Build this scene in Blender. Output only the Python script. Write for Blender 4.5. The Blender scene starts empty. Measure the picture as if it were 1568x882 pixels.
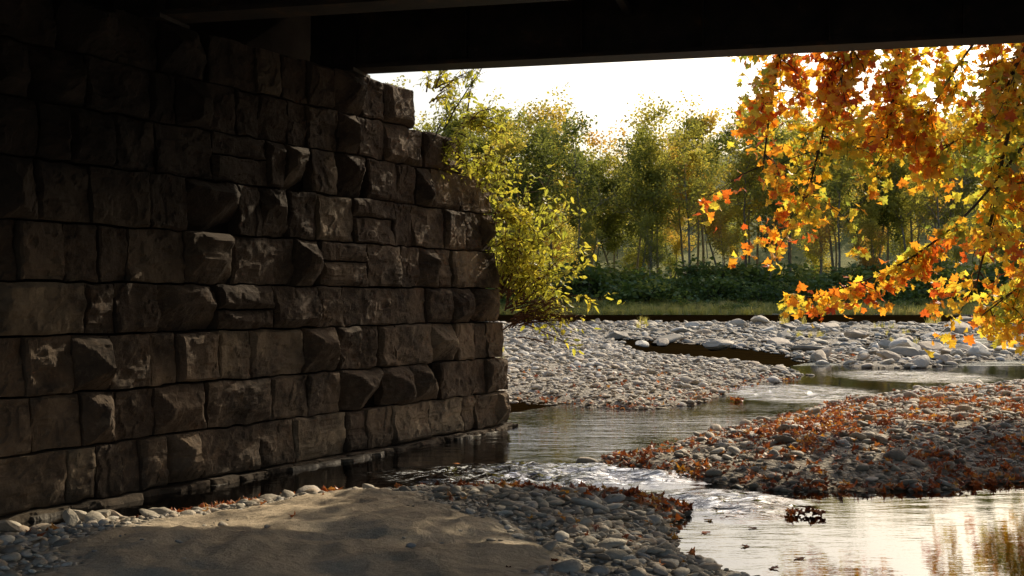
import bpy, math, random
import numpy as np
from mathutils import Vector, Matrix
R=random.Random(7); NR=np.random.RandomState(11)
scene=bpy.context.scene
col=scene.collection

# ---------------------------------------------------------------- noise
def _h(ix,iy,s): 
    v=np.sin(ix*127.1+iy*311.7+s*74.7)*43758.5453
    return v-np.floor(v)
def vn(x,y,s=0):
    x=np.asarray(x,float);y=np.asarray(y,float)
    ix=np.floor(x);iy=np.floor(y);fx=x-ix;fy=y-iy
    fx=fx*fx*(3-2*fx);fy=fy*fy*(3-2*fy)
    return (_h(ix,iy,s)*(1-fx)+_h(ix+1,iy,s)*fx)*(1-fy)+(_h(ix,iy+1,s)*(1-fx)+_h(ix+1,iy+1,s)*fx)*fy
def fbm(x,y,o=4,s=0):
    a=0;w=.5;t=0
    for i in range(o):
        a=a+w*vn(x*2**i,y*2**i,s+i*3);t+=w;w*=.5
    return a/t
def sm(a,b,x):
    t=np.clip((x-a)/(b-a),0,1);return t*t*(3-2*t)
def sd(P,x,y):
    x=np.asarray(x,float);y=np.asarray(y,float)
    ins=np.zeros(x.shape,bool);dm=np.full(x.shape,1e9)
    n=len(P)
    for i in range(n):
        x1,y1=P[i];x2,y2=P[(i+1)%n]
        c=((y1>y)!=(y2>y))
        with np.errstate(divide='ignore',invalid='ignore'):
            xi=(x2-x1)*(y-y1)/((y2-y1) if y2!=y1 else 1e-9)+x1
        ins^=(c&(x<xi))
        dx,dy=x2-x1,y2-y1
        t=np.clip(((x-x1)*dx+(y-y1)*dy)/(dx*dx+dy*dy),0,1)
        dm=np.minimum(dm,np.hypot(x-x1-t*dx,y-y1-t*dy))
    return np.where(ins,dm,-dm)
def sdl(P,x,y):
    dm=np.full(np.shape(x),1e9)
    for (x1,y1),(x2,y2) in zip(P[:-1],P[1:]):
        dx,dy=x2-x1,y2-y1;t=np.clip(((x-x1)*dx+(y-y1)*dy)/(dx*dx+dy*dy),0,1)
        dm=np.minimum(dm,np.hypot(x-x1-t*dx,y-y1-t*dy))
    return dm

# ---------------------------------------------------------------- layout (metres)
W0=np.array([-4.15,9.53]);WU=np.array([.498,.867]);WU=WU/np.linalg.norm(WU);WN=np.array([WU[1],-WU[0]])
A=[(-3.05,8.95),(-2.15,10.05),(-1.45,10.75),(-.45,10.75),(.38,10.4),(.95,10.4),(1.42,10.05),(1.2,9.3),(1.2,8.3),(1.5,7.6),(1.7,6.5),(2.4,3),(3,-30),(-30,-30),(-14,4),(-5,8),(-4.4,8.4),(-3.8,8.6)]
B=[(.97,12.9),(1.21,12.4),(1.94,11.8),(2.44,11.2),(3.8,11.1),(5.08,11.65),(9,12.5),(20,13),(80,14),(80,30),(12.3,25.6),(8.4,23.2),(6.1,20.8),(3.86,17.3),(2.4,15.3)]
C=[(-30,17),(-3,21.5),(-.05,21.3),(.87,20.5),(1.89,19.3),(2.84,20),(4.2,23.1),(6.5,27),(7.1,30.5),(5.6,34),(4.2,37),(3.8,43),(4,50),(3.5,62),(-30,64)]
D=[(200,40),(15.5,36),(10.8,31),(9.3,31),(8.8,34),(9.4,39),(8.6,46),(6.4,53),(3,57),(-60,60),(-60,90),(200,86)]
SAND=[(-2.9,3),(-2.5,7.6),(-2.2,8.7),(-1.5,9.5),(-.7,9.2),(-.25,8.2),(.15,7.4),(.3,6),(.3,-20),(-3,-20)]
CH1=[(40,52),(24,50),(17,46),(13,47),(9,44),(8,40)]
CH2=[(60,78),(30,72),(16,66),(8,60),(5,56),(4,50),(5.2,44)]
def lith(x,y):
    a=.12+.018*np.abs(y)
    wx=x+a*(fbm(x*1.1,y*1.1,3,1)-.5)*2; wy=y+a*(fbm(x*1.1,y*1.1,3,5)-.5)*2
    return wx,wy
def terr(x,y):
    x=np.asarray(x,float);y=np.asarray(y,float)
    wx,wy=lith(x,y)
    def isl(P,H,w,deep=-.38):
        d=sd(P,wx,wy)
        return np.where(d>0,H*(1-np.exp(-d/w)),deep*(1-np.exp(d/.8)))
    h=isl(A,.30,.6)
    h=np.maximum(h,isl(B,.30,1.1))
    h=np.maximum(h,isl(C,.26,1.2))
    hd=isl(D,.18,2.5)
    h=np.maximum(h,hd)
    pool=sm(.47,.55,fbm(x*.11+3,y*.22,3,9))*sm(36,44,y)*(1-sm(84,91,y))
    pool=np.maximum(pool,1-sm(.6,1.7,sdl(CH1,wx,wy)));pool=np.maximum(pool,1-sm(.9,2.6,sdl(CH2,wx,wy)))
    h=np.where(h>-.2,h-.38*pool*sm(30,36,y),h)
    h=h+(fbm(x*.9,y*.9,3,21)-.5)*.12*sm(-.1,.1,h)
    h=h+(fbm(x*4,y*4,3,31)-.5)*.04
    fb=sm(142,153,y+5*(fbm(x*.08,y*0,3,3)-.5))*1.2+sm(151,165,y)*1.6
    h=np.where(y>136,np.maximum(h,-.4+fb+.2*sm(143,149,y)),h)
    hill=sm(210,420,y)*(20+28*sm(-20,110,x)+10*vn(x*.01,y*.01,4))
    h=h+hill
    s=(x-W0[0])*WN[0]+(y-W0[1])*WN[1]; t=(x-W0[0])*WU[0]+(y-W0[1])*WU[1]
    emb=4.3*sm(1.0,2.4,-s)*(1-sm(5.0,9.5,t))
    bank=3.2*sm(7,16,-x-.02*y)*sm(8,14,y)
    h=np.where((s<-1.0),np.maximum(h,np.maximum(emb,bank)*sm(.9,1.6,-s)),h)
    h=h+3.0*sm(70,95,x)*(y<146)
    return h

# ---------------------------------------------------------------- materials
def mat(name): 
    m=bpy.data.materials.new(name);m.use_nodes=True
    m.node_tree.nodes.clear();return m,m.node_tree.nodes,m.node_tree.links
class NT:
    def __init__(s,name):
        s.m,s.n,s.l=mat(name);s.out=s.n.new('ShaderNodeOutputMaterial')
    def new(s,t,**k):
        nd=s.n.new(t)
        for a,b in k.items():
            setattr(nd,a,b)
        return nd
    def link(s,a,b): s.l.new(a,b)
    def noise(s,scale,detail=4,vec=None,rough=.55):
        nd=s.n.new('ShaderNodeTexNoise');nd.inputs['Scale'].default_value=scale;nd.inputs['Detail'].default_value=detail
        nd.inputs['Roughness'].default_value=rough
        if vec is not None:s.link(vec,nd.inputs['Vector'])
        return nd.outputs['Fac']
    def ramp(s,fac,stops):
        nd=s.n.new('ShaderNodeValToRGB');cr=nd.color_ramp
        while len(cr.elements)<len(stops):cr.elements.new(.5)
        for e,(p,c) in zip(cr.elements,stops):
            e.position=p;e.color=(*c,1) if len(c)==3 else c
        s.link(fac,nd.inputs['Fac']);return nd.outputs['Color']
    def math(s,op,a,b=None,clamp=False,c=None):
        nd=s.n.new('ShaderNodeMath');nd.operation=op;nd.use_clamp=clamp
        for i,v in enumerate((a,b,c)):
            if v is None:continue
            if isinstance(v,(int,float)):nd.inputs[i].default_value=v
            else:s.link(v,nd.inputs[i])
        return nd.outputs[0]
    def mix(s,fac,a,b,mode='MIX'):
        nd=s.n.new('ShaderNodeMixRGB');nd.blend_type=mode
        for i,v in enumerate((fac,a,b)):
            if isinstance(v,(int,float)):nd.inputs[i].default_value=v
            elif isinstance(v,tuple):nd.inputs[i].default_value=(*v,1)
            else:s.link(v,nd.inputs[i])
        return nd.outputs[0]
    def bump(s,h,strength=.5,dist=.02,norm=None):
        nd=s.n.new('ShaderNodeBump');nd.inputs['Distance'].default_value=dist
        if isinstance(strength,(int,float)):nd.inputs['Strength'].default_value=strength
        else:s.link(strength,nd.inputs['Strength'])
        s.link(h,nd.inputs['Height'])
        if norm is not None:s.link(norm,nd.inputs['Normal'])
        return nd.outputs['Normal']
    def rng(s,v,a,b,c,d):
        w=s.n.new('ShaderNodeMapRange');s.link(v,w.inputs[0])
        for i,q in enumerate((a,b,c,d)):w.inputs[i+1].default_value=q
        return w.outputs[0]
    def pos(s): return s.n.new('ShaderNodeNewGeometry').outputs['Position']
    def bsdf(s,colr,rough=.85,normal=None,spec=.3):
        b=s.n.new('ShaderNodeBsdfPrincipled')
        if isinstance(colr,tuple):b.inputs['Base Color'].default_value=(*colr,1)
        else:s.link(colr,b.inputs['Base Color'])
        if isinstance(rough,(int,float)):b.inputs['Roughness'].default_value=rough
        else:s.link(rough,b.inputs['Roughness'])
        b.inputs['Specular IOR Level'].default_value=spec
        if normal is not None:s.link(normal,b.inputs['Normal'])
        s.link(b.outputs[0],s.out.inputs['Surface']);return b

def leafmat(name,stops,nscale,trans=.5,usepos=False,rnd=.45,gloss=.05):
    k=NT(name)
    oi=k.new('ShaderNodeObjectInfo')
    vec=oi.outputs['Location'] if not usepos else k.pos()
    n=k.noise(nscale,2,vec)
    n=k.math('MULTIPLY_ADD',n,1.8,c=-.4-rnd/2)
    r=k.math('MULTIPLY',oi.outputs['Random'],rnd)
    f=k.math('ADD',n,r,True)
    c=k.ramp(f,stops)
    d=k.new('ShaderNodeBsdfDiffuse');t=k.new('ShaderNodeBsdfTranslucent');g=k.new('ShaderNodeBsdfGlossy')
    g.inputs['Roughness'].default_value=.4;g.inputs['Color'].default_value=(.8,.8,.8,1)
    k.link(c,d.inputs['Color']);k.link(k.mix(.35,c,k.mix(1,c,(1.6,1.4,.5),'MULTIPLY')),t.inputs['Color'])
    m=k.new('ShaderNodeMixShader');m.inputs[0].default_value=trans;k.link(d.outputs[0],m.inputs[1]);k.link(t.outputs[0],m.inputs[2])
    m2=k.new('ShaderNodeMixShader');m2.inputs[0].default_value=gloss;k.link(m.outputs[0],m2.inputs[1]);k.link(g.outputs[0],m2.inputs[2])
    k.link(m2.outputs[0],k.out.inputs['Surface']);return k.m

M_syc=leafmat('sycamore_leaf',[(0,(.50,.10,.02)),(.19,(.70,.22,.025)),(.37,(.78,.42,.04)),(.58,(.78,.60,.07)),(.8,(.68,.62,.08)),(1,(.28,.36,.07))],.7,.66,rnd=.85)
M_bush=leafmat('shrub_leaf',[(0,(.26,.31,.05)),(.5,(.46,.47,.07)),(1,(.72,.60,.08))],1.2,.6)
M_for=leafmat('forest_leaf',[(0,(.14,.17,.045)),(.3,(.26,.28,.065)),(.6,(.41,.39,.08)),(.85,(.58,.46,.10)),(1,(.56,.34,.08))],.10,.60,usepos=True,rnd=.8,gloss=.02)
M_under=leafmat('undergrowth_leaf',[(0,(.08,.14,.035)),(.6,(.17,.24,.06)),(1,(.38,.38,.09))],.25,.5,usepos=True)
M_grass=leafmat('grass_blade',[(0,(.36,.38,.09)),(.5,(.58,.54,.17)),(1,(.72,.62,.28))],.15,.5,rnd=.6)
M_dead=leafmat('fallen_leaf',[(0,(.08,.028,.012)),(.3,(.24,.06,.02)),(.6,(.46,.13,.03)),(.85,(.40,.19,.07)),(1,(.65,.33,.05))],2.0,.3,rnd=.9)

def bark(name,c1,c2,sc):
    k=NT(name);p=k.pos();n=k.noise(sc,5,p)
    k.bsdf(k.ramp(n,[(.3,c1),(.7,c2)]),.9,k.bump(n,.6,.03));return k.m
M_bark=bark('bark',(.035,.027,.02),(.11,.09,.07),6)
M_fbark=bark('pale_bark',(.12,.10,.08),(.36,.32,.26),2)
M_stem=bark('stem_bark',(.10,.04,.025),(.20,.10,.05),20)

def mk_stone():
    k=NT('sandstone_blocks');p=k.pos()
    at=k.new('ShaderNodeAttribute');at.attribute_name='tint'
    n1=k.noise(1.3,6,p,.6);n2=k.noise(12,8,p,.75);n4=k.noise(4,6,p,.7)
    base=k.ramp(at.outputs['Fac'],[(0,(.085,.057,.038)),(.4,(.165,.113,.073)),(.75,(.26,.185,.12)),(1,(.38,.29,.19))])
    c=k.mix(k.ramp(n1,[(.38,(1,1,1)),(.62,(.1,.1,.1))]),base,(.06,.044,.032))
    c=k.mix(k.ramp(n4,[(.55,(0,0,0)),(.7,(.5,.5,.5))]),c,(.16,.095,.05))
    c=k.mix(k.math('MULTIPLY',k.ramp(n2,[(.5,(0,0,0)),(.7,(1,1,1))]),.35),c,(.32,.245,.165))
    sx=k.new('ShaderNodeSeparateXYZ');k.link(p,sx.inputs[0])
    soot_shade=k.math('MULTIPLY',k.rng(sx.outputs['Z'],.8,3.0,.12,.95),k.rng(sx.outputs['Y'],11.5,15.5,1,.12))  # soot tone that also paints in shade, deeper upward and toward the near end
    c=k.mix(k.math('MULTIPLY',soot_shade,k.rng(n1,.3,.6,.75,1.1),True),c,(.015,.012,.010))
    hz=k.math('MULTIPLY_ADD',n1,.5,c=-.05)
    wet=k.rng(k.math('SUBTRACT',sx.outputs['Z'],hz),-.08,.08,.6,0)
    c=k.mix(wet,c,(.03,.026,.02))
    nb=k.bump(k.noise(60,6,p,.75),.6,.010);nb=k.bump(n2,.9,.03,nb);nb=k.bump(n4,.5,.04,nb)
    k.bsdf(c,.9,nb,.15);return k.m
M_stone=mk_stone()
def mk_foot():
    k=NT('footing_stone');p=k.pos();n=k.noise(5,6,p)
    k.bsdf(k.ramp(n,[(.35,(.04,.033,.026)),(.6,(.10,.085,.065)),(.8,(.26,.23,.18))]),.7,k.bump(k.noise(25,5,p),.6,.02),.2);return k.m
M_foot=mk_foot()
def mk_steel():
    k=NT('rusty_painted_steel');p=k.pos();n=k.noise(3,6,p,.65);n2=k.noise(22,5,p)
    c=k.ramp(n,[(.35,(.012,.011,.010)),(.6,(.03,.022,.016)),(.75,(.09,.045,.02))])
    k.bsdf(c,.7,k.bump(n2,.3,.01),.3);return k.m
M_steel=mk_steel()
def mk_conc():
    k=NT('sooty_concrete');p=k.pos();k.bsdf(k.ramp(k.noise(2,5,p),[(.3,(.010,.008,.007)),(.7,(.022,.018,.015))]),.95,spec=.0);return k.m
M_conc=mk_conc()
def mk_ground():
    k=NT('river_gravel_ground');p=k.pos()
    at=k.new('ShaderNodeAttribute');at.attribute_name='sand'
    ag=k.new('ShaderNodeAttribute');ag.attribute_name='green'
    vo=k.new('ShaderNodeTexVoronoi');vo.inputs['Scale'].default_value=22;k.link(p,vo.inputs['Vector'])
    g=k.ramp(vo.outputs['Color'],[(.1,(.18,.155,.12)),(.5,(.32,.285,.23)),(.9,(.47,.425,.355))])
    n=k.noise(1.3,5,p);n3=k.noise(150,4,p,.7);n5=k.noise(38,5,p,.7)
    s=k.ramp(n,[(.3,(.47,.385,.275)),(.7,(.60,.505,.38))])
    s=k.mix(.45,s,k.ramp(n3,[(.35,(.45,.42,.38)),(.65,(1.35,1.3,1.25))]),'MULTIPLY')
    s=k.mix(.3,s,k.ramp(n5,[(.35,(.55,.52,.48)),(.6,(1.15,1.12,1.1))]),'MULTIPLY')
    c=k.mix(at.outputs['Fac'],g,s)
    gr=k.ramp(k.noise(.4,4,p),[(.3,(.13,.15,.04)),(.7,(.30,.28,.09))])
    c=k.mix(ag.outputs['Fac'],c,gr)
    sx=k.new('ShaderNodeSeparateXYZ');k.link(p,sx.inputs[0])
    wetf=k.math('MULTIPLY',k.rng(sx.outputs['Z'],0,.09,.6,0),k.rng(sx.outputs['Y'],120,130,1,.2))
    c=k.mix(wetf,c,k.mix(1,c,(.35,.30,.22),'MULTIPLY'))
    inv=k.math('SUBTRACT',1,at.outputs['Fac'])
    nb=k.bump(vo.outputs['Distance'],inv,-.03)
    nb=k.bump(n3,.6,.008,nb);nb=k.bump(n5,.6,.012,nb);nb=k.bump(k.noise(9,4,p),.7,.04,nb)
    k.bsdf(c,.95,nb,.2);return k.m
M_ground=mk_ground()
def mk_pebble():
    k=NT('river_stone');oi=k.new('ShaderNodeObjectInfo')
    tc=k.new('ShaderNodeTexCoord')
    c=k.ramp(oi.outputs['Random'],[(0,(.20,.17,.135)),(.2,(.34,.30,.235)),(.45,(.49,.435,.35)),(.65,(.43,.335,.24)),(.8,(.39,.375,.345)),(1,(.68,.62,.52))])
    n=k.noise(3,5,tc.outputs['Object'])
    c=k.mix(.4,c,k.ramp(n,[(.3,(.5,.5,.5)),(.7,(1.3,1.3,1.3))]),'MULTIPLY')
    sx=k.new('ShaderNodeSeparateXYZ');k.link(k.pos(),sx.inputs[0])
    c=k.mix(k.rng(sx.outputs['Z'],0,.05,.65,0),c,k.mix(1,c,(.38,.32,.24),'MULTIPLY'))
    k.bsdf(c,.75,k.bump(k.noise(12,4,tc.outputs['Object']),.3,.05),.3);return k.m
M_peb=mk_pebble()
def mk_water():
    k=NT('river_water');p=k.pos()
    at=k.new('ShaderNodeAttribute');at.attribute_name='rough'
    mp=k.new('ShaderNodeMapping');mp.inputs['Scale'].default_value=(.5,1.6,1);mp.inputs['Rotation'].default_value=(0,0,math.radians(-20));k.link(p,mp.inputs[0])
    n1=k.noise(2.4,4,mp.outputs[0],.5);n2=k.noise(11,3,mp.outputs[0],.55)
    st=at.outputs['Fac']
    b=k.bump(n1,st,.08);b2=k.bump(n2,st,.022,b)
    fr=k.new('ShaderNodeFresnel');fr.inputs[0].default_value=1.38;k.link(b2,fr.inputs['Normal'])
    ff=k.math('POWER',fr.outputs[0],.68,True)
    tr=k.new('ShaderNodeBsdfTransparent');tr.inputs[0].default_value=(.34,.24,.11,1)
    gl=k.new('ShaderNodeBsdfGlossy');gl.inputs['Roughness'].default_value=.02;k.link(b2,gl.inputs['Normal'])
    m=k.new('ShaderNodeMixShader');k.link(ff,m.inputs[0]);k.link(tr.outputs[0],m.inputs[1]);k.link(gl.outputs[0],m.inputs[2])
    fn=k.noise(14,5,mp.outputs[0],.8)
    f=k.math('MULTIPLY',k.ramp(fn,[(.56,(0,0,0)),(.60,(1,1,1))]),k.math('MULTIPLY',k.math('SUBTRACT',at.outputs['Fac'],.3,True),1.5),True)  # white foam flecks, also painting in the riffle's sparkle
    df=k.new('ShaderNodeBsdfDiffuse');df.inputs[0].default_value=(.85,.86,.86,1)
    m2=k.new('ShaderNodeMixShader');k.link(f,m2.inputs[0]);k.link(m.outputs[0],m2.inputs[1]);k.link(df.outputs[0],m2.inputs[2])
    k.link(m2.outputs[0],k.out.inputs['Surface']);return k.m
M_water=mk_water()
def mk_water_far():
    # upstream reach: smooth sheet with patches of wind chop and pale glare painted in
    k=NT('river_water_upstream');p=k.pos()
    fr=k.new('ShaderNodeFresnel');fr.inputs[0].default_value=1.38
    tr=k.new('ShaderNodeBsdfTransparent');tr.inputs[0].default_value=(.34,.27,.15,1)
    mp=k.new('ShaderNodeMapping');mp.inputs['Scale'].default_value=(.12,.45,1);k.link(p,mp.inputs[0])
    n=k.noise(3.2,5,mp.outputs[0],.65)
    gl=k.new('ShaderNodeBsdfGlossy');k.link(k.rng(n,.35,.6,.03,.20),gl.inputs['Roughness'])
    m=k.new('ShaderNodeMixShader');k.link(fr.outputs[0],m.inputs[0]);k.link(tr.outputs[0],m.inputs[1]);k.link(gl.outputs[0],m.inputs[2])
    glare=k.new('ShaderNodeBsdfDiffuse');glare.inputs[0].default_value=(.40,.41,.36,1)
    m3=k.new('ShaderNodeMixShader');k.link(k.rng(n,.38,.62,.06,.55),m3.inputs[0]);k.link(m.outputs[0],m3.inputs[1]);k.link(glare.outputs[0],m3.inputs[2])
    k.link(m3.outputs[0],k.out.inputs['Surface']);return k.m
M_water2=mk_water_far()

# ---------------------------------------------------------------- mesh helpers
def obj(name,v,f,mats,smooth=False,midx=None,parent=None,link=True):
    me=bpy.data.meshes.new(name)
    me.from_pydata([tuple(map(float,a)) for a in v],[],f)
    for m in (mats if isinstance(mats,list) else [mats]):me.materials.append(m)
    if midx is not None:me.polygons.foreach_set('material_index',midx)
    if smooth:me.polygons.foreach_set('use_smooth',[True]*len(me.polygons))
    me.update()
    o=bpy.data.objects.new(name,me)
    if link:col.objects.link(o)
    if parent:o.parent=parent
    return o
class Acc:
    def __init__(s):s.v=[];s.f=[];s.m=[]
    def tube(s,pts,rad,n=6,mi=0):
        pts=[Vector(p) for p in pts];b=len(s.v)
        ref=Vector((.3,.9,.1)).normalized()
        for i,p in enumerate(pts):
            d=(pts[min(i+1,len(pts)-1)]-pts[max(i-1,0)])
            if d.length<1e-6:d=Vector((0,0,1))
            d.normalize()
            a=d.cross(ref)
            if a.length<.05:a=d.cross(Vector((1,0,0)))
            a.normalize();c=d.cross(a)
            for j in range(n):
                t=2*math.pi*j/n;s.v.append(tuple(p+(a*math.cos(t)+c*math.sin(t))*rad[i]))
        for i in range(len(pts)-1):
            for j in range(n):
                s.f.append((b+i*n+j,b+i*n+(j+1)%n,b+(i+1)*n+(j+1)%n,b+(i+1)*n+j));s.m.append(mi)
    def box(s,o,ax,ay,az,mi=0):
        b=len(s.v);o=Vector(o);ax=Vector(ax);ay=Vector(ay);az=Vector(az)
        for k in (0,1):
            for (i,j) in ((0,0),(1,0),(1,1),(0,1)):s.v.append(tuple(o+ax*i+ay*j+az*k))
        for q in ((0,3,2,1),(4,5,6,7),(0,1,5,4),(1,2,6,5),(2,3,7,6),(3,0,4,7)):
            s.f.append(tuple(b+x for x in q));s.m.append(mi)
    def cards(s,P,size,mi,rng=R):
        for p in P:
            u=Vector((rng.gauss(0,1),rng.gauss(0,1),rng.gauss(0,.7))).normalized()
            w=u.cross(Vector((rng.gauss(0,1),rng.gauss(0,1),rng.gauss(0,1))))
            if w.length<.01:continue
            w.normalize();L=size*rng.uniform(.6,1.4);b=len(s.v);p=Vector(p)
            s.v+= [tuple(p-u*L*.5),tuple(p+w*L*.33),tuple(p+u*L*.5),tuple(p-w*L*.33)]
            s.f.append((b,b+1,b+2,b+3));s.m.append(mi)
def tmpl(name,objs):
    c=bpy.data.collections.new(name)
    for o in objs:c.objects.link(o)
    return c
def scatter(name,P,rot,scl,coll,nvar,parent=None,idx=None):
    P=np.asarray(P,float);n=len(P)
    me=bpy.data.meshes.new(name);me.vertices.add(n);me.vertices.foreach_set('co',P.ravel())
    a=me.attributes.new('rot','FLOAT_VECTOR','POINT');a.data.foreach_set('vector',np.asarray(rot,float).ravel())
    scl=np.asarray(scl,float)
    if scl.ndim==1:scl=np.repeat(scl[:,None],3,1)
    a=me.attributes.new('scl','FLOAT_VECTOR','POINT');a.data.foreach_set('vector',scl.ravel())
    a=me.attributes.new('idx','INT','POINT');a.data.foreach_set('value',(NR.randint(0,nvar,n) if idx is None else idx).astype(np.int32))
    o=bpy.data.objects.new(name,me);col.objects.link(o)
    if parent:o.parent=parent
    g=bpy.data.node_groups.new(name+'_gn','GeometryNodeTree')
    g.interface.new_socket('Geometry',in_out='INPUT',socket_type='NodeSocketGeometry')
    g.interface.new_socket('Geometry',in_out='OUTPUT',socket_type='NodeSocketGeometry')
    N=g.nodes;L=g.links
    gi=N.new('NodeGroupInput');go=N.new('NodeGroupOutput');ip=N.new('GeometryNodeInstanceOnPoints')
    ci=N.new('GeometryNodeCollectionInfo');ci.inputs['Collection'].default_value=coll
    ci.inputs['Separate Children'].default_value=True;ci.inputs['Reset Children'].default_value=True
    def na(nm,t):
        x=N.new('GeometryNodeInputNamedAttribute');x.data_type=t;x.inputs['Name'].default_value=nm
        return [q for q in x.outputs if q.enabled and q.name=='Attribute'][0]
    er=N.new('FunctionNodeEulerToRotation')
    L.new(gi.outputs[0],ip.inputs['Points']);L.new(ci.outputs[0],ip.inputs['Instance'])
    ip.inputs['Pick Instance'].default_value=True
    L.new(na('idx','INT'),ip.inputs['Instance Index'])
    L.new(na('rot','FLOAT_VECTOR'),er.inputs[0]);L.new(er.outputs[0],ip.inputs['Rotation'])
    L.new(na('scl','FLOAT_VECTOR'),ip.inputs['Scale']);L.new(ip.outputs[0],go.inputs[0])
    md=o.modifiers.new('scatter','NODES');md.node_group=g
    return o

# ---------------------------------------------------------------- ground + water grids
def axis(lo,hi,st,g,L,H,g2=None):
    a=list(np.arange(lo,hi,st));s=st;x=a[-1]
    while x<H:
        s*=(g2 or g) if x<120 else 1.07
        x+=s;a.append(x)
    s=st;x=a[0];b=[]
    while x>L:s*=g;x-=s;b.append(x)
    return np.array(b[::-1]+a)
XS=axis(-5,8.5,.06,1.05,-900,900,1.025);YS=axis(6,14.5,.06,1.1,-60,1500,1.015)
X,Y=np.meshgrid(XS,YS)
def grid(name,Z,mats,attrs,split=None):
    ny,nx=X.shape
    me=bpy.data.meshes.new(name);me.vertices.add(nx*ny)
    me.vertices.foreach_set('co',np.stack([X,Y,Z],-1).ravel())
    i=np.arange((ny-1)*(nx-1));r=i//(nx-1);c=i%(nx-1);a=r*nx+c
    q=np.stack([a,a+1,a+nx+1,a+nx],1).astype(np.int32)
    me.loops.add(q.size);me.loops.foreach_set('vertex_index',q.ravel())
    me.polygons.add(len(q));me.polygons.foreach_set('loop_start',np.arange(0,q.size,4,dtype=np.int32))
    me.polygons.foreach_set('use_smooth',np.ones(len(q),bool))
    me.update(calc_edges=True);me.validate()
    for k,v in attrs.items():
        at=me.attributes.new(k,'FLOAT','POINT');at.data.foreach_set('value',v.ravel().astype(np.float32))
    for m in mats:me.materials.append(m)
    if split is not None:me.polygons.foreach_set('material_index',(YS[r]>split).astype(np.int32))
    me.update()
    o=bpy.data.objects.new(name,me);col.objects.link(o);return o
Z=terr(X,Y)
sandm=sm(-.25,.35,sd(SAND,X+.5*(vn(X*2,Y*2,2)-.5),Y+.5*(vn(X*2,Y*2,8)-.5)))
Z=Z+sandm*(.05*(fbm(X*2.2,Y*2.2,3,77)-.5)+.05*(1-np.abs(2*vn(X*4.5,Y*4.5,15)-1))-.01+.03*(fbm(X*8,Y*8,2,19)-.5))
green=np.maximum(sm(144,147,Y),sm(3,8,-X-.02*Y)*sm(15,20,Y)*.7)
grid('ground',Z,[M_ground],{'sand':sandm,'green':green})
for yy in (40,45,50,110,130):
    j=np.searchsorted(YS,yy);print('bed',yy,[round(float(Z[j,np.searchsorted(XS,xx)]),2) for xx in (4,5,6,7,8,9,10,15,30)])
def rif(x,y):
    d=-np.hypot((x-.35)/2.1,(y-12.0)/1.1)+1
    r=sm(0,.5,d)
    d2=1-np.hypot((x-1.9)/.8,(y-10.4)/1.0);r=np.maximum(r,.8*sm(0,.6,d2))
    d3=1-np.hypot((x-5.5)/2.0,(y-23.0)/3);r=np.maximum(r,.5*sm(0,.6,d3))
    d4=1-np.hypot((x-9.5)/2.4,(y-28)/3);r=np.maximum(r,.45*sm(0,.6,d4))
    return r
RR=rif(X,Y)
wz=RR*(.05*(fbm(X*3.3,Y*6,3,55)-.5)+.03*(1-np.abs(2*vn(X*5+Y,Y*11,12)-1)))*2*(np.hypot(X,Y)<40)
medium=.16*sm(12.5,14,Y)*(1-sm(17,22,Y))+.05*(1-sm(26,40,Y))
RA=np.clip(RR+medium*(.3+1.1*fbm(X*.5,Y*.8,2,6))+.02,0,1)
RA=np.where((Y<11)&(X>2.2),RA*.4+.01,RA)
RA=np.maximum(RA,RR*.9)
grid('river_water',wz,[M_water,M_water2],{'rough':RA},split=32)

# ---------------------------------------------------------------- abutment
def block(V,F,T,org,u,n,t0,w,z0,h,base,cap,rim,tint,nu=16,nv=10,batter=.045,rough=.026,seed=0):
    g=R.uniform(.006,.014)
    uu=np.linspace(g,w-g,nu);vv=np.linspace(g,h-g,nv)
    U,Vv=np.meshgrid(uu,vv)
    s=[R.uniform(.8,2.8) for _ in range(4)]
    d=np.minimum.reduce([s[0]*U,s[1]*(w-U),s[2]*Vv,s[3]*(h-Vv)])*.8
    tt=t0+U;zz=z0+Vv
    rg=1-np.abs(2*fbm(tt*3.2+seed,zz*4.2+seed,4,3)-1)
    c=cap*(.35+.65*fbm(tt*2.5+seed,zz*3+seed,2,8)*2)+R.uniform(-.3,.3)*(U-w/2)*min(1,cap*8)+R.uniform(-.4,.4)*(Vv-h/2)*min(1,cap*8)
    d=np.minimum(d,c)
    if cap>.09:
        cx=R.uniform(.35,.8)*w;cz=R.uniform(.45,.85)*h
        for _ in range(4):
            a_=R.uniform(0,6.28);k_=R.uniform(.4,1.3)
            d=np.minimum(d,cap*1.35-k_*((U-cx)*math.cos(a_)+(Vv-cz)*math.sin(a_))*1.0)
    d=d+rough*1.7*(rg-.6)+.014*np.round(3*vn(tt*4+seed,zz*7,17))+.024*(fbm(tt*14+seed,zz*16,3,33)-.5)
    d=d+base
    tt=tt+.012*(vn(zz*9,tt*2,5)-.5)*2;zz=zz+.012*(vn(tt*7,zz*2,6)-.5)*2
    D=np.pad(d,1,mode='edge');Uu=np.pad(tt,1,mode='edge');Zz=np.pad(zz,1,mode='edge')
    D[0,:]=D[-1,:]=-rim;D[:,0]=D[:,-1]=-rim
    D=D-batter*np.maximum(Zz,0)
    P=np.stack([org[0]+u[0]*Uu+n[0]*D,org[1]+u[1]*Uu+n[1]*D,Zz],-1).reshape(-1,3)
    b=len(V);V.extend(P.tolist());nn=nu+2
    for i in range(nv+1):
        for j in range(nu+1):
            a=b+i*nn+j;F.append((a,a+1,a+nn+1,a+nn))
    T.extend([tint]*len(P))
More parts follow.
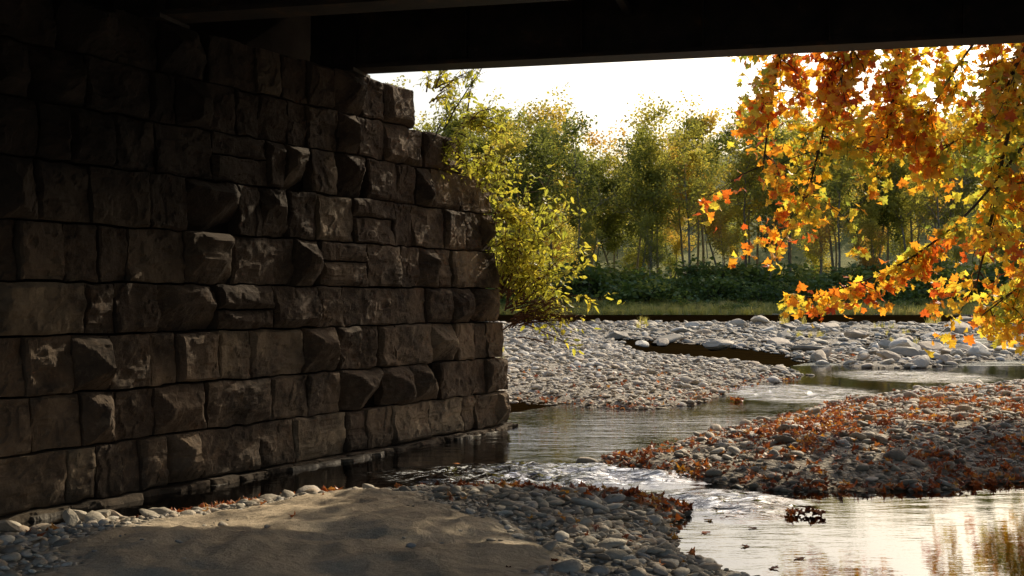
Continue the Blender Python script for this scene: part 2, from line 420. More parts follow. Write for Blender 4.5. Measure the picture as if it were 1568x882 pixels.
def build_wall(name,org,u,n,ts,ends,nu=28,nv=20):
    V=[];F=[];T=[]
    zr=[-.35,.06,.53,1.0,1.5,1.96,2.47,3.0,3.5,3.98,4.48]
    for r in range(len(zr)-1):
        t=ts+R.uniform(0,.3);te=ends[r]
        h=zr[r+1]-zr[r]
        while t<te-.05:
            w=R.choice([.34,.42,.5,.55,.65,.75,.9])*R.uniform(.9,1.1)
            if te-(t+w)<.3:w=te-t
            x=R.random()
            cap=R.uniform(.01,.035) if x<.56 else (R.uniform(.045,.085) if x<.78 else R.uniform(.13,.25))
            base=R.uniform(-.02,.025)+(.08 if r==0 else 0)
            if r==0:cap=.05
            tint=min(1,max(0,R.gauss(.42,.28)+(.15 if r==1 else 0)+.25*max(0,(t-5.5)/2.7)))
            hi=t>-1.5
            NU,NV=(nu,nv) if hi else (12,9)
            if R.random()<.12 and r>0 and cap<.1 and w>.55:
                h1=h*R.uniform(.4,.6)
                block(V,F,T,org,u,n,t,w,zr[r],h1,base,cap,.25,tint,NU,NV-3,seed=R.random()*50)
                block(V,F,T,org,u,n,t,w,zr[r]+h1,h-h1,base+.01,cap,.25,tint*.8,NU,NV-3,seed=R.random()*50)
            else:
                block(V,F,T,org,u,n,t,w,zr[r],h,base,cap,.25,tint,NU,NV,seed=R.random()*50)
            t+=w
        e0=np.array(org)+np.array(u)*te
        tt=.0
        off=-.045*max(zr[r],0)
        o2=(e0[0]+n[0]*(off-1.6)-u[0]*.02,e0[1]+n[1]*(off-1.6)-u[1]*.02)
        while tt<1.55:
            w=min(R.uniform(.45,.8),1.6-tt)
            if 1.6-(tt+w)<.2:w=1.6-tt
            block(V,F,T,o2,(n[0],n[1]),(u[0],u[1]),tt,w,zr[r],h,0,R.uniform(.01,.05),.25,R.uniform(.3,.8),10,8,0.0,seed=R.random()*50)
            tt+=w
    nf=len(F)
    acc=Acc();acc.v=V;acc.f=F;acc.m=[0]*nf
    for r in range(len(zr)-1):
        te=ends[r]-.10
        off=-.045*max(zr[r+1],0)-.07
        o=(org[0]+u[0]*ts+n[0]*off,org[1]+u[1]*ts+n[1]*off,zr[r]+.001)
        acc.box(o,(u[0]*(te-ts),u[1]*(te-ts),0),(-n[0]*(1.45),-n[1]*1.45,0),(0,0,zr[r+1]-zr[r]-.004),0 if r in(8,9) else 1)
    te=5.9
    o=(org[0]+u[0]*ts-n[0]*.95,org[1]+u[1]*ts-n[1]*.95,4.475)
    acc.box(o,(u[0]*(te-ts),u[1]*(te-ts),0),(-n[0]*.7,-n[1]*.7,0),(0,0,1.25),1)
    T.extend([.3]*(len(acc.v)-len(T)))
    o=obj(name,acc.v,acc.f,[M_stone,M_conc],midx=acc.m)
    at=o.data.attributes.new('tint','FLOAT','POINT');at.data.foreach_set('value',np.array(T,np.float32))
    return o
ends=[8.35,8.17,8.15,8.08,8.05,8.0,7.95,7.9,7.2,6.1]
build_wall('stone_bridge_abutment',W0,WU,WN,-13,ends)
V=[];F=[];T=[]
t=-6
while t<8.4:
    w=R.uniform(.3,.9);block(V,F,T,W0,WU,WN,t,w,-.3,.31+R.uniform(-.06,.04),.15+R.uniform(-.05,.03),.03,.25,.5,14,8,0,.05,R.random()*40);t+=w
obj('abutment_footing',V,F,M_foot)

# ---------------------------------------------------------------- steel bridge
g=np.array([.972,-.234]);g=g/np.linalg.norm(g);gn=np.array([-.234,-.972]);gn=gn/np.linalg.norm(gn)
P0=np.array([-1.65,13.88])
bridge=bpy.data.objects.new('steel_girder_bridge',None);col.objects.link(bridge)
a=Acc();rv=Acc()
LEN=44
def v3(p,z):return (p[0],p[1],z)
for i in range(5):
    q=P0+gn*2.85*i
    sN=(q-W0)@WN;den=g@WN;st=(-.75-sN)/den
    s=q+g*st
    L=LEN
    zb=4.52
    a.box(v3(s-gn*.19,zb),v3(g*L,0),v3(gn*.38,0),(0,0,.035))
    a.box(v3(s-gn*.16,zb+.035),v3(g*L,0),v3(gn*.32,0),(0,0,.022))
    a.box(v3(s-gn*.012,zb+.057),v3(g*L,0),v3(gn*.024,0),(0,0,1.1))
    a.box(v3(s-gn*.19,zb+1.157),v3(g*L,0),v3(gn*.38,0),(0,0,.04))
    for sg in (-1,1):
        o=s+gn*(.012 if sg>0 else -.030)
        a.box(v3(o,zb+.058),v3(g*L,0),v3(gn*.018,0),(0,0,.15))
    k=.6
    while k<L:
        for sg in (-1,1):
            o=s+g*k+gn*(.031 if sg>0 else -.131)
            a.box(v3(o,zb+.06),v3(g*.014,0),v3(gn*.10,0),(0,0,1.09))
        k+=1.35
    if i<3:
        k=.1
        while k<14:
            for zz in (.10,.165):
                c=s+g*k
                for sg in(-1,1):
                    cc=c+gn*(.030*sg)
                    rv.box(v3(cc-g*.013-gn*(.012 if sg<0 else 0),zb+zz),v3(g*.026,0),v3(gn*.012,0),(0,0,.026))
            k+=.15
    a.box(v3(s+g*.15-gn*.28,4.478),v3(g*.5,0),v3(gn*.56,0),(0,0,.04))
    if i<4:
        for k in (3.0,7.5,12,16.5,21,28,35):
            o=s+g*(k+.8)
            a.box(v3(o+gn*.05,zb+.45),v3(g*.08,0),v3(gn*2.75,0),(0,0,.09))
            a.box(v3(o+gn*.05,zb+.95),v3(g*.08,0),v3(gn*2.75,0),(0,0,.09))
obj('girders',a.v,a.f,M_steel,parent=bridge);obj('rivets',rv.v,rv.f,M_steel,parent=bridge)
d=Acc();o=P0+g*(-4)-gn*.7
d.box(v3(o,5.73),v3(g*(LEN+4),0),v3(gn*12.8,0),(0,0,.3))
d.box(v3(o,6.04),v3(g*(LEN+4),0),v3(gn*.3,0),(0,0,.5))
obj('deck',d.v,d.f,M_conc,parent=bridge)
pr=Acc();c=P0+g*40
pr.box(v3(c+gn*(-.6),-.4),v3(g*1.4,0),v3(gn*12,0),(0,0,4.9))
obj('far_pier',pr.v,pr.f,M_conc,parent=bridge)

# ---------------------------------------------------------------- stones
def ico(sub):
    import bmesh
    bm=bmesh.new();bmesh.ops.create_icosphere(bm,subdivisions=sub,radius=.5)
    v=np.array([x.co[:] for x in bm.verts]);f=[tuple(q.index for q in p.verts) for p in bm.faces];bm.free();return v,f
def stone(name,sub,ang,fl,m,smooth=True):
    v,f=ico(sub)
    k=NR.uniform(0,50)
    nd=NR.normal(size=(8,3));nd/=np.linalg.norm(nd,axis=1)[:,None]
    off=NR.uniform(.26,.44,8)
    for a_,o_ in zip(nd,off):
        dd=v@a_-o_;v=v-np.where(dd>0,dd*ang,0)[:,None]*a_
    v=v*(1+.3*(fbm(v[:,0]*3+k,v[:,1]*3+v[:,2]*2,2,int(k))-.5))[:,None]
    v=v*np.array([1.15,NR.uniform(.6,.95),fl*NR.uniform(.7,1.3)])
    return obj(name,v,f,m,smooth=smooth,link=False)
PC=tmpl('pebble_shapes',[stone(f'pebble_{i}',2,.85,.38,M_peb) for i in range(12)])
BC=tmpl('boulder_shapes',[stone(f'boulder_{i}',3,.97,.5,M_peb,False) for i in range(5)])
def wallmask(x,y):
    s=(x-W0[0])*WN[0]+(y-W0[1])*WN[1]; t=(x-W0[0])*WU[0]+(y-W0[1])*WU[1]
    return ~((s<.2)&(t<8.6))
def rocks(name,n,xr,yr,keep,size,sink=.12,logy=False,sg=.45,mx=4,CO=None,nv=12):
    x=NR.uniform(0,1,n);y=NR.uniform(0,1,n)
    if logy:
        y=yr[0]*(yr[1]/yr[0])**y;w0=xr[0]*y-4;w1=xr[1]*y+4;x=w0+(w1-w0)*x
    else:
        x=xr[0]+(xr[1]-xr[0])*x;y=yr[0]+(yr[1]-yr[0])*y
    h=terr(x,y);k=keep(x,y,h)&wallmask(x,y)
    x,y,h=x[k],y[k],h[k];n=len(x)
    s=size(x,y)*np.minimum(np.exp(NR.normal(0,sg,n)),mx)
    rot=np.stack([NR.normal(0,.25,n),NR.normal(0,.25,n),NR.uniform(0,6.28,n)],1)
    return scatter(name,np.stack([x,y,h+s*sink],1),rot,np.stack([s,s,s*NR.uniform(.7,1.2,n)],1),CO or PC,nv)
def sandk(x,y):return sd(SAND,x+.4*(vn(x*2,y*2,2)-.5),y)
one=lambda x,y:np.ones_like(x)
rocks('foreground_gravel',17000,(-5.2,2.3),(5.5,11.9),lambda x,y,h:(sd(A,x,y)>-.25)&(sandk(x,y)<.05)&(h>-.16),lambda x,y:.030+.028*sm(-.3,.7,-sandk(x,y)),.12,sg=.45)
rocks('foreground_cobbles',420,(-5.2,2.3),(5.5,11.9),lambda x,y,h:(sd(A,x,y)>-.3)&(sandk(x,y)<-.1),lambda x,y:.12*one(x,y),.12,sg=.3)
rocks('sand_pebbles',2000,(-3,1),(5.5,10),lambda x,y,h:(sandk(x,y)>-.1)&(NR.uniform(0,1,len(x))<.25+.75*sm(1.1,0,sandk(x,y))),lambda x,y:.020*one(x,y),.1,sg=.65)
rocks('gravel_island',26000,(.3,17),(10.6,28),lambda x,y,h:(sd(B,x,y)>-.4)&(x<.55*y+2),lambda x,y:.042+.0020*y,.12,sg=.5)
rocks('gravel_bar',28000,(-3,8),(18.5,62),lambda x,y,h:(sd(C,x,y)>-.5)&(h>-.14),lambda x,y:.035+.0020*y,.12,sg=.5)
rocks('stony_riverbed',32000,(-.10,.56),(28,92),lambda x,y,h:((sd(D,x,y)>-.5))&(h>-.07),lambda x,y:.055+.0013*y,.10,logy=True,sg=.7)
rocks('streambed_stones',3500,(-3,9),(8,30),lambda x,y,h:(h<.0)&(h>-.3),lambda x,y:.09*one(x,y),.05,sg=.4)
BL=[(7.6,43,1.9,.9),(12.6,37.5,1.4,1.3),(12.0,35.5,1.0,.7),(13.6,38,1.1,1.0),(10.3,41,1.1,.7),(6.5,50,1.4,.7),(9.5,36,.8,.6),(15.6,41,1.3,.8),(10.6,47,1.3,.7),(12.5,54,1.4,.8),(5.6,56,1.3,.6),(17.5,44,1.4,.7),(10.6,33,.7,.6),(14.3,36,.8,.8),(12.2,33,.5,.5),(16,38,1.0,.7),(9,62,1.5,.8),(16,64,1.5,.9),(13.8,43,.9,.7),(19.5,54,1.4,.8),(5.0,45,.8,.5),(6.0,47,.7,.5)]
p=np.array([(b[0],b[1],0) for b in BL]);p[:,2]=np.maximum(terr(p[:,0],p[:,1]),-.1)+.12
scatter('boulders',p,np.stack([NR.normal(0,.2,len(BL)),NR.normal(0,.2,len(BL)),NR.uniform(0,6,len(BL))],1),np.array([(b[2],b[2]*.9,b[3]*1.1) for b in BL]),BC,5)
rocks('scattered_rocks',380,(.02,.5),(30,88),lambda x,y,h:(sd(D,x,y)>-.5)&(fbm(x*.12,y*.12,2,61)>.42),lambda x,y:.30+.006*y,.12,logy=True,sg=.4,CO=BC,nv=5)
# rocks standing in the shallow pools
n=260;y=34*(84/34)**NR.uniform(0,1,n);x=NR.uniform(.07,.36,n)*y;h=terr(x,y);k=(h<-.03)&(h>-.45);x,y=x[k],y[k];n=len(x)
s=.32*np.exp(NR.normal(0,.4,n))*(.7+.006*y)
scatter('pool_rocks',np.stack([x,y,0*x+.01],1),np.stack([NR.normal(0,.2,n),NR.normal(0,.2,n),NR.uniform(0,6.28,n)],1),np.stack([s*1.2,s,s*.8],1),BC,5)
BF=[(-3.3,8.85,.66,.36),(-3.95,8.5,.42,.36),(-3.5,8.2,.30,.28),(-2.95,8.75,.25,.22),(-4.3,8.5,.4,.3),(-2.9,8.3,.22,.2),(-3.7,7.9,.3,.25),(-3.3,7.7,.24,.22),(-3.0,8.0,.2,.2),(-3.7,8.35,.3,.3),(-3.1,8.45,.26,.24)]
p=np.array([(b[0],b[1],0) for b in BF]);p[:,2]=np.maximum(terr(p[:,0],p[:,1]),0)+.07
scatter('wall_foot_rocks',p,np.stack([NR.normal(0,.2,len(BF)),NR.normal(0,.2,len(BF)),np.r_[0.1,NR.uniform(0,6,len(BF)-1)]],1),np.array([(b[2],b[2]*.7,b[3]*.9) for b in BF]),BC,5)

# ---------------------------------------------------------------- leaf shapes
def lobed(name,m,curl):
    ang=[-90,-62,-35,-12,8,32,52,72,90,108,128,148,172,192,215,242]
    rad=[.12,.30,.42,.30,.50,.34,.40,.36,.58,.36,.40,.34,.50,.30,.42,.30]
    v=[(0,-.02,0)];
    for a_,r_ in zip(ang,rad):
        x=r_*math.cos(math.radians(a_));y=r_*math.sin(math.radians(a_));v.append((x,y,curl*(x*x*1.2-.5*y*y)+R.uniform(-.03,.03)))
    f=[(0,i,i%16+1) for i in range(1,17)]
    return obj(name,v,f,m,link=False)
LC=tmpl('syc_leaves',[lobed(f'leaf_{i}',M_syc,c) for i,c in enumerate((.5,-.6,.9,-.2))])
DC=tmpl('dead_leaves',[lobed(f'dleaf_{i}',M_dead,c) for i,c in enumerate((1.0,1.5,.5,-1.2))])
def lance(name,m,w=.16,b=.25):
    v=[(0,0,0),(w,.3,.05),(w*.8,.65,b*.4),(0,1,b),(-w*.8,.65,b*.4),(-w,.3,.05),(0,.45,b*.1-.03)]
    f=[(0,1,6),(1,2,6),(2,3,6),(3,4,6),(4,5,6),(5,0,6)];return obj(name,v,f,m,link=False)
WC=tmpl('shrub_leaves',[lance('sl0',M_bush,.2,-.2),lance('sl1',M_bush,.26,.1),lance('sl2',M_bush,.17,-.4)])

def litter(name,n,xr,yr,dens,sz=.09):
    x=NR.uniform(*xr,n);y=NR.uniform(*yr,n);h=terr(x,y);k=(NR.uniform(0,1,n)<dens(x,y,h))&wallmask(x,y)
    x,y,h=x[k],y[k],np.maximum(h[k],0.0)+NR.uniform(.02,.055,k.sum());n=len(x)
    return scatter(name,np.stack([x,y,h],1),np.stack([NR.normal(0,.36,n),NR.normal(0,.36,n),NR.uniform(0,6.28,n)],1),sz*NR.uniform(.5,1.3,n),DC,4)
cl=lambda x,y,s:sm(.42,.62,fbm(x*s,y*s,3,40))
def densB(x,y,h):
    d=sd(B,x,y);return np.where(d>-.12,(.16+.85*cl(x,y,1.1)+.5*sm(.5,0,d)*(y<14))*(1-.9*sm(15,20,y-.25*x)),0)
litter('fallen_leaves',21000,(1,12),(10.8,22),densB)
litter('fallen_leaves',4200,(-.9,1.6),(8.8,10.9),lambda x,y,h:np.where(sd(A,x,y)>-.1,sm(1.0,.1,np.hypot((x-.75)/1.4,(y-10.0)/.75)-.1)*(.4+.6*cl(x,y,2)),0),.10)
litter('fallen_leaves',1600,(-4.6,1.4),(6.3,11.5),lambda x,y,h:np.where(sd(A,x,y)>-.1,.02+.3*cl(x,y,1.5)*(sandk(x,y)<-.1)+.5*sm(.35,0,sd(A,x,y))*cl(x,y,2.),0)*(np.abs(h)<.5),.07)
litter('fallen_leaves',1300,(-3.3,-1.6),(9.2,11.0),lambda x,y,h:np.where(np.abs(sd(A,x,y)+.12)<.26,.9,0),.085)
litter('fallen_leaves',2500,(-1,7),(19,27),lambda x,y,h:np.where(sd(C,x,y)>-.1,.08+.9*sm(.5,0,sd(C,x,y)),0),.09)
litter('fallen_leaves',500,(4,12),(33,46),lambda x,y,h:cl(x,y,.6)*(h>0),.12)
litter('fallen_leaves',26,(2.3,2.6),(9.76,9.9),lambda x,y,h:np.ones_like(x),.09)
litter('fallen_leaves',25,(3.9,4.1),(20.8,21),lambda x,y,h:np.ones_like(x),.10)
FLP=np.array([(2.0,8.2,.006),(1.9,9.3,.006),(1.75,7.9,.006),(-.6,12.9,.01),(1.7,8.6,.006),(1.6,9.6,.01),(1.75,9.7,.01),(1.5,9.1,.006)])
scatter('drifting_leaves',FLP,np.stack([NR.normal(0,.08,8),NR.normal(0,.08,8),NR.uniform(0,6,8)],1),np.array([(.10,.10,.03)]*8),DC,4)

# ---------------------------------------------------------------- sycamore
def interp(P,k):
    P=[Vector(p) for p in P];out=[]
    for i in range(len(P)-1):
        p0=P[max(i-1,0)];p1=P[i];p2=P[i+1];p3=P[min(i+2,len(P)-1)]
        for j in range(k):
            t=j/k;out.append(.5*((2*p1)+(p2-p0)*t+(2*p0-5*p1+4*p2-p3)*t*t+(3*p1-p0-3*p2+p3)*t**3))
    out.append(P[-1]);return out
ta=Acc();leafP=[]
trunk=[(10.8,18.8,-.2),(10.6,18.7,2.5),(10.2,18.6,5),(9.9,18.4,8),(9.5,18.6,11),(9.3,18.8,14)]
tp=interp(trunk,4);ta.tube(tp,[.36-.30*i/len(tp) for i in range(len(tp))],10)
def twig(p,d,L,r,droop,leafd,depth=0):
    pts=[p.copy()];d=d.normalized();n=6
    for i in range(n):
        d=(d+Vector((R.gauss(0,.16),R.gauss(0,.16),R.gauss(0,.12)-droop))).normalized();pts.append(pts[-1]+d*L/n)
    ta.tube(pts,[r*(1-.75*i/n) for i in range(n+1)],4)
    for i in range(1,n+1):
        if depth<1 and R.random()<.45:
            s=Vector((R.gauss(0,1),R.gauss(0,1),R.gauss(0,.5)-.3));twig(pts[i],(d+s).normalized(),L*R.uniform(.3,.55),r*.5,droop*1.3,leafd,depth+1)
        for _ in range(leafd):
            if R.random()<.52:
                leafP.append(pts[i]+Vector((R.gauss(0,.09),R.gauss(0,.09),R.gauss(-.05,.09))))
def limb(P,r0,ntw,L=1.0,droop=.12,leafd=2,start=.3):
    p=interp(P,6);n=len(p);ta.tube(p,[r0*(1-.9*i/n)+.004 for i in range(n)],6)
    for _ in range(ntw):
        i=int((start+(1-start)*R.random())*(n-1));d=(p[min(i+1,n-1)]-p[max(i-1,0)]).normalized()
        s=Vector((R.gauss(0,1),R.gauss(0,1),R.gauss(0,.6)));twig(p[i],d*.6+s*.8,L*R.uniform(.5,1.2),.009,droop,leafd)
limb([(10,18.4,7),(8,17.5,7.7),(6,16.6,7.4),(4.4,16,6.5),(3.7,15.8,5.4),(3.5,15.8,4.5),(3.35,15.7,3.5)],.05,46,.85,.08)
limb([(10,18.4,7.6),(7,17,8.2),(5.2,16.2,7.2),(4.5,15.9,5.4),(4.2,15.7,4.2),(3.9,15.6,3.1)],.05,48,.85,.08)
limb([(8,16.5,5),(6.9,15.8,3.9),(5.9,15.3,2.9),(4.9,15.2,2.2),(3.75,15.2,1.8)],.022,15,.32,.12,2,.5)
limb([(10,18,7),(8.6,17,7),(7.4,16.2,5.6),(6.7,15.8,4.1),(6.4,15.6,3.0),(6.1,15.5,1.9)],.05,42,.8,.08)
limb([(10.2,18,5.5),(9.4,16.5,5),(8.2,16,3.6),(7.2,15.6,2.4),(6.2,15.5,1.6)],.032,52,.7,.08)
limb([(9.8,18.2,8),(7,17,7.6),(5.8,16.6,6.6),(5.4,16.3,5.4),(5.2,16,4.5),(5.0,15.9,3.6)],.04,42,.85,.08)
limb([(10,18,6.5),(8.4,16.8,6.6),(7.2,16.2,6.2),(6.2,15.9,5.2),(5.6,15.8,4.3)],.035,38,.85,.08)
limb([(10.3,18,4.5),(9.2,17,5.2),(8,16.3,5),(7.3,16,4.0),(7.1,15.8,3.1)],.035,42,.85,.08)
limb([(10.2,18,4.5),(9.2,16.5,4.2),(8.3,16,3.0),(7.1,15.7,1.7)],.035,44,.8,.08)
limb([(9.5,17,6.5),(8,16,6.2),(7,15.6,5.4),(6.4,15.4,4.4)],.035,36,.9,.08)
limb([(7,16.8,7.2),(5.6,16,6.2),(4.8,15.6,5.5),(4.3,15.4,4.8)],.03,32,.8,.08)
limb([(9.5,17,5.5),(8,16.2,5.0),(6.6,15.8,4.4),(5.6,15.6,3.7)],.03,24,.6,.08,2,.4)
for i in range(5):
    a_=R.uniform(2.2,4.0);L=R.uniform(3,5.0)
    z0=R.uniform(8,13);b=Vector((9.8,18.5,z0));e=b+Vector((math.cos(a_)*L,math.sin(a_)*L*.62,R.uniform(-.5,2.2)-L*.08))
    if e.z<8:e.z=8
    m=(b+e)/2+Vector((0,0,1.0));limb([b,m,e,e+Vector((math.cos(a_)*1,math.sin(a_)*.6,-.5))],.09,24,1.3,.05,2,.3)
for i in range(10):
    a_=R.uniform(-1.5,1.5);L=R.uniform(3,6);z0=R.uniform(5,12);b=Vector((10,18.5,z0));e=b+Vector((math.cos(a_)*L,math.sin(a_)*L,R.uniform(-.5,1.5)))
    limb([b,(b+e)/2+Vector((0,0,.8)),e],.08,20,1.3,.08,2,.3)
syc=obj('sycamore_tree',ta.v,ta.f,M_bark,smooth=True)
n=len(leafP);print('syc leaves',n)
scatter('foliage',[tuple(p) for p in leafP],np.stack([NR.normal(.8,.7,n),NR.normal(0,.7,n),NR.uniform(0,6.28,n)],1),NR.uniform(.09,.20,n),LC,4,parent=syc)

# ---------------------------------------------------------------- wall shrub + climbing plants
def shrub(name,roots,leafsz,m=M_stem):
    a=Acc();lp=[]
    for (p,d,n,L,dr,ld) in roots:
        for _ in range(n):
            q=Vector(p)+Vector((R.gauss(0,.08),R.gauss(0,.08),R.gauss(0,.08)));dd=(Vector(d)+Vector((R.gauss(0,.35),R.gauss(0,.35),R.gauss(0,.3)))).normalized()
            LL=L*R.uniform(.5,1.15);pts=[q.copy()];k=9
            for i in range(k):
                dd=(dd+Vector((R.gauss(0,.09),R.gauss(0,.09),R.gauss(0,.07)-dr))).normalized();pts.append(pts[-1]+dd*LL/k)
            a.tube(pts,[.012*(1-.8*i/k) for i in range(k+1)],4)
            for i in range(2,k+1):
                for _2 in range(2):
                    s=(dd+Vector((R.gauss(0,.8),R.gauss(0,.8),R.gauss(0,.6)))).normalized();l2=R.uniform(.15,.4)*min(1,L)
                    tp=[pts[i],pts[i]+s*l2*.5+Vector((0,0,.02)),pts[i]+s*l2];a.tube(tp,[.004,.003,.002],3)
                    for _3 in range(ld):
                        t=R.random();lp.append(pts[i]+s*l2*t+Vector((R.gauss(0,.025),R.gauss(0,.025),R.gauss(0,.025))))
    o=obj(name,a.v,a.f,m);n=len(lp);print(name,n)
    scatter('leaves',[tuple(x) for x in lp],np.stack([NR.normal(-.3,.7,n),NR.normal(0,.6,n),NR.uniform(0,6.28,n)],1),leafsz*NR.uniform(.6,1.3,n),WC,3,parent=o);return o
shrub('wall_shrub',[((-.12,16.95,1.9),(.28,-.1,1.0),17,1.65,.02,3),((.0,17.0,1.7),(.75,0,.7),11,1.3,.05,3),((.15,17.2,1.9),(.35,.1,.9),7,1.4,.04,3),((.1,17.1,1.5),(1,0,.2),7,.9,.06,1),((.0,17.0,1.5),(.9,-.1,.5),15,.85,.03,0)],.115)
def wp(t,z,o=.12):
    q=W0+WU*t+WN*(o-.045*z);return (q[0],q[1],z)
shrub('climbing_vine',[(wp(7.2,4.2),(.2,-.2,.5),9,.65,.1,3),(wp(6.5,4.55),(.3,-.2,.6),7,.5,.08,2),(wp(7.5,3.7),(.3,-.3,.2),10,.6,.14,3),(wp(7.9,3.0),(.4,-.2,.2),9,.55,.12,3),(wp(6.9,3.9),(.2,-.4,-.2),8,.55,.14,2),(wp(8.0,2.5),(.4,-.3,.0),7,.5,.12,2)],.09)
shrub('wall_sapling',[(wp(6.5,3.9,.1),(.16,-.05,1),2,1.2,.0,1)],.07,M_bark)

# ---------------------------------------------------------------- forest
def ftree(name,H,dens,spread,card,leafm,seed,t0=.3):
    rg=random.Random(seed);a=Acc();lp=[]
    lean=Vector((rg.gauss(0,.05),rg.gauss(0,.05),1))
    n=10;pts=[Vector((0,0,-.5))];d=lean.normalized()
    for i in range(n):
        d=(d+Vector((rg.gauss(0,.06),rg.gauss(0,.06),.05))).normalized();pts.append(pts[-1]+d*(H*.95/n))
    r0=H*.0095
    a.tube(pts,[r0*(1-.92*i/n) for i in range(n+1)],6,0)
    def br(p,d,L,r,lv):
        k=4;q=[p.copy()]
        for i in range(k):
            d=(d+Vector((rg.gauss(0,.17),rg.gauss(0,.17),rg.gauss(.08,.12)))).normalized();q.append(q[-1]+d*L/k)
        a.tube(q,[r*(1-.8*i/k) for i in range(k+1)],4 if lv else 5,0)
        for i in range(1,k+1):
            if lv<2:
                for _ in range(2 if lv==0 else 1):
                    s=Vector((rg.gauss(0,1),rg.gauss(0,1),rg.gauss(.35,.6))).normalized();br(q[i],(d*.7+s).normalized(),L*rg.uniform(.3,.55),r*.45,lv+1)
            if lv>=1:
                dn=dens if lv==2 else dens*.6
                for _ in range(int(dn)+(rg.random()<dn%1)):
                    lp.append(q[i]+Vector((rg.gauss(0,.5),rg.gauss(0,.5),rg.gauss(0,.34))))
    nb=18
    for i in range(nb):
        t=t0+(.98-t0)*(i/nb)+rg.uniform(-.02,.02);t=min(t,.98);ix=t*n;i0=int(ix);p=pts[i0].lerp(pts[min(i0+1,n)],ix-i0)
        az=rg.uniform(0,6.28);up=.4+.85*t;L=H*spread*(1.15-.8*abs(t-.5)*1.2)*rg.uniform(.45,1.3)
        if rg.random()<.12:continue
        br(p,Vector((math.cos(az),math.sin(az),up)).normalized(),L,r0*.4*(1.2-t),0)
    a.cards(lp,card,1,rg);print(name,len(lp))
    return obj(name,a.v,a.f,[M_fbark,leafm],midx=a.m,link=False)
FT=[ftree(f'ftree_{i}',22,de,sp,.40,M_for,i+3,t0) for i,(de,sp,t0) in enumerate([(3.0,.24,.38),(2.2,.20,.42),(3.7,.26,.33),(2.4,.18,.45),(1.1,.23,.38),(2.8,.25,.12),(0,.24,.35),(.6,.22,.4)])]
FC=tmpl('forest_trees',FT)
fp=[];fr=[];fs=[];fi=[]
def addt(x,y,s,i):
    fp.append((x,y,float(terr(np.array([x]),np.array([y]))[0])-.2));fr.append((0,0,R.uniform(0,6.28)));fs.append((s,s,s));fi.append(i)
for row,(y0,n_,s0,s1) in enumerate([(160,22,.35,.7),(167,32,.9,1.2),(176,34,1.05,1.33),(188,34,1.08,1.4)]):
    for i in range(n_):
        x=-60+180*(i+R.uniform(0,1))/n_;y=y0+R.uniform(-3,4)
        s=R.uniform(s0,s1)
        if 11<x*160/y<16:s*=.75
        i_=R.choice([0,1,2,3,4,5,0,2,3,6,7,5,1,4])
        if x*160/y>18 and R.random()<.35:i_=R.choice([6,7,4])
        if row==0:i_=R.choice([5,5,1,4])
        addt(x,y,s,i_)
for i in range(280):
    x=R.uniform(-100,240);y=R.uniform(208,370);addt(x,y,R.uniform(.6,.95),R.choice([0,2,5,3]))
for (x,y,s) in [(-14,60,.6),(-18,75,.8),(-22,95,.9),(-15,110,.8),(-25,50,.7),(-20,125,.9),(-12,138,.7)]:addt(x,y,s,R.choice([0,2,5]))
scatter('distant_forest',fp,fr,np.array(fs),FC,8,idx=np.array(fi))
def clump(name,m,n,card,seed,fl=.7):
    rg=random.Random(seed);a=Acc();P=[]
    cs=[(rg.gauss(0,.42),rg.gauss(0,.42),rg.uniform(.1,.85)) for _ in range(10)]
    for c in cs:
        a.tube([(0,0,-.1),(c[0]*.5,c[1]*.5,c[2]*.6),c],[.02,.012,.004],4,0)
        for _ in range(n//10):
            v=Vector((rg.gauss(0,.2),rg.gauss(0,.2),rg.gauss(0,.16)));P.append((c[0]+v.x,c[1]+v.y,max(.0,c[2]+v.z*fl)))
    a.cards(P,card,1,rg);return obj(name,a.v,a.f,[M_bark,m],midx=a.m,link=False)
UC=tmpl('undergrowth',[clump(f'ug_{i}',M_under,420,.12,40+i) for i in range(5)])
n=330;x=NR.uniform(-60,115,n);y=153+NR.uniform(0,1,n)**1.2*14;s=NR.uniform(1.2,4.6,n)*(.8+.4*sm(151,160,y))
x=np.r_[x,NR.uniform(-60,115,60)];y=np.r_[y,NR.uniform(147,152,60)];s=np.r_[s,NR.uniform(.5,1.6,60)]
scatter('riverbank_undergrowth',np.stack([x,y,terr(x,y)-.1],1),np.stack([x*0,x*0,NR.uniform(0,6,len(x))],1),np.stack([s*1.4,s*1.4,s],1),UC,5)
def tuft(name,seed):
    rg=random.Random(seed);v=[];f=[]
    for _ in range(26):
        az=rg.uniform(0,6.28);l=rg.uniform(.5,1);bx,by=rg.gauss(0,.12),rg.gauss(0,.12);ln=rg.uniform(.1,.5)
        dx,dy=math.cos(az),math.sin(az);w=.018;b=len(v)
        v+=[(bx-dy*w,by+dx*w,0),(bx+dy*w,by-dx*w,0),(bx+dx*ln*.4*l+dy*w*.7,by+dy*ln*.4*l-dx*w*.7,l*.6),(bx+dx*ln*.4*l-dy*w*.7,by+dy*ln*.4*l+dx*w*.7,l*.6),(bx+dx*ln*l,by+dy*ln*l,l)]
        f+=[(b,b+1,b+2,b+3),(b+3,b+2,b+4)]
    return obj(name,v,f,M_grass,link=False)
GC=tmpl('grass_tufts',[tuft(f'tuft_{i}',i) for i in range(4)])
n=7000;x=NR.uniform(-60,110,n);y=144.0+NR.uniform(0,1,n)*10.5;s=NR.uniform(.4,1.3,n);zz=terr(x,y)
k=(NR.uniform(0,1,n)<(.35+.65*vn(x*.15,y*.6,3)))&(zz>-.05);x,y,s=x[k],y[k],s[k];n=len(x)
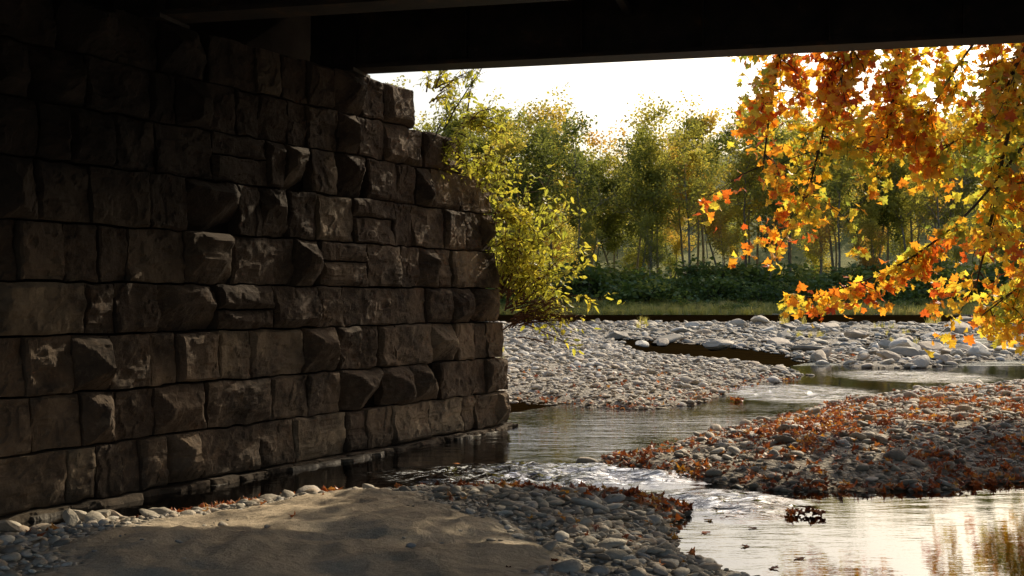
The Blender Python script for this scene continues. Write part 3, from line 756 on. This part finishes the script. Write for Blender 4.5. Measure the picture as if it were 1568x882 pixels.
scatter('riverbank_grass',np.stack([x,y,np.maximum(terr(x,y),0)-.02],1),np.stack([x*0,x*0,NR.uniform(0,6,n)],1),np.stack([s*1.5,s*1.5,s],1),GC,4)
T=[(18.5,78,.7),(13,54,.5),(14,55,.45),(7,66,.5),(22,70,.6),(20,60,.4),(9,80,.6),(30,84,.7),(16,48,.35),(-.5,31,.4),(-1.2,28,.4),(-.6,26,.35),(-.2,34,.4)]
T=np.array(T*3);T[:,:2]+=NR.normal(0,.35,(len(T),2))
scatter('gravel_grass',np.stack([T[:,0],T[:,1],terr(T[:,0],T[:,1])],1),np.stack([T[:,0]*0,T[:,0]*0,NR.uniform(0,6,len(T))],1),T[:,2],GC,4)

# ---------------------------------------------------------------- light, sky, camera
AZ=math.radians(33.5);EL=math.radians(32)
w=bpy.data.worlds.new('World');scene.world=w;w.use_nodes=True
nt=w.node_tree;nt.nodes.clear();bg=nt.nodes.new('ShaderNodeBackground');sk=nt.nodes.new('ShaderNodeTexSky');ow=nt.nodes.new('ShaderNodeOutputWorld')
sk.sky_type='NISHITA';sk.sun_disc=False;sk.sun_elevation=EL;sk.sun_rotation=AZ;sk.dust_density=4.5;sk.air_density=1.15;sk.ozone_density=1.5
nt.links.new(sk.outputs[0],bg.inputs[0]);bg.inputs[1].default_value=.15;nt.links.new(bg.outputs[0],ow.inputs[0])
L=bpy.data.lights.new('sun','SUN');L.energy=5;L.angle=math.radians(.53);L.color=(1,.86,.64)
lo=bpy.data.objects.new('sun',L);col.objects.link(lo)
sv=Vector((math.sin(AZ)*math.cos(EL),math.cos(AZ)*math.cos(EL),math.sin(EL)))
lo.rotation_euler=sv.to_track_quat('Z','Y').to_euler();lo.location=sv*60
cam=bpy.data.cameras.new('camera');co=bpy.data.objects.new('camera',cam);col.objects.link(co)
co.location=(0,0,1.8);co.rotation_euler=(math.radians(90.6),0,0);cam.sensor_width=36;cam.lens=41.3;cam.clip_end=4000;cam.clip_start=.05
scene.camera=co
scene.view_settings.view_transform='Standard';scene.view_settings.look='None';scene.view_settings.exposure=0
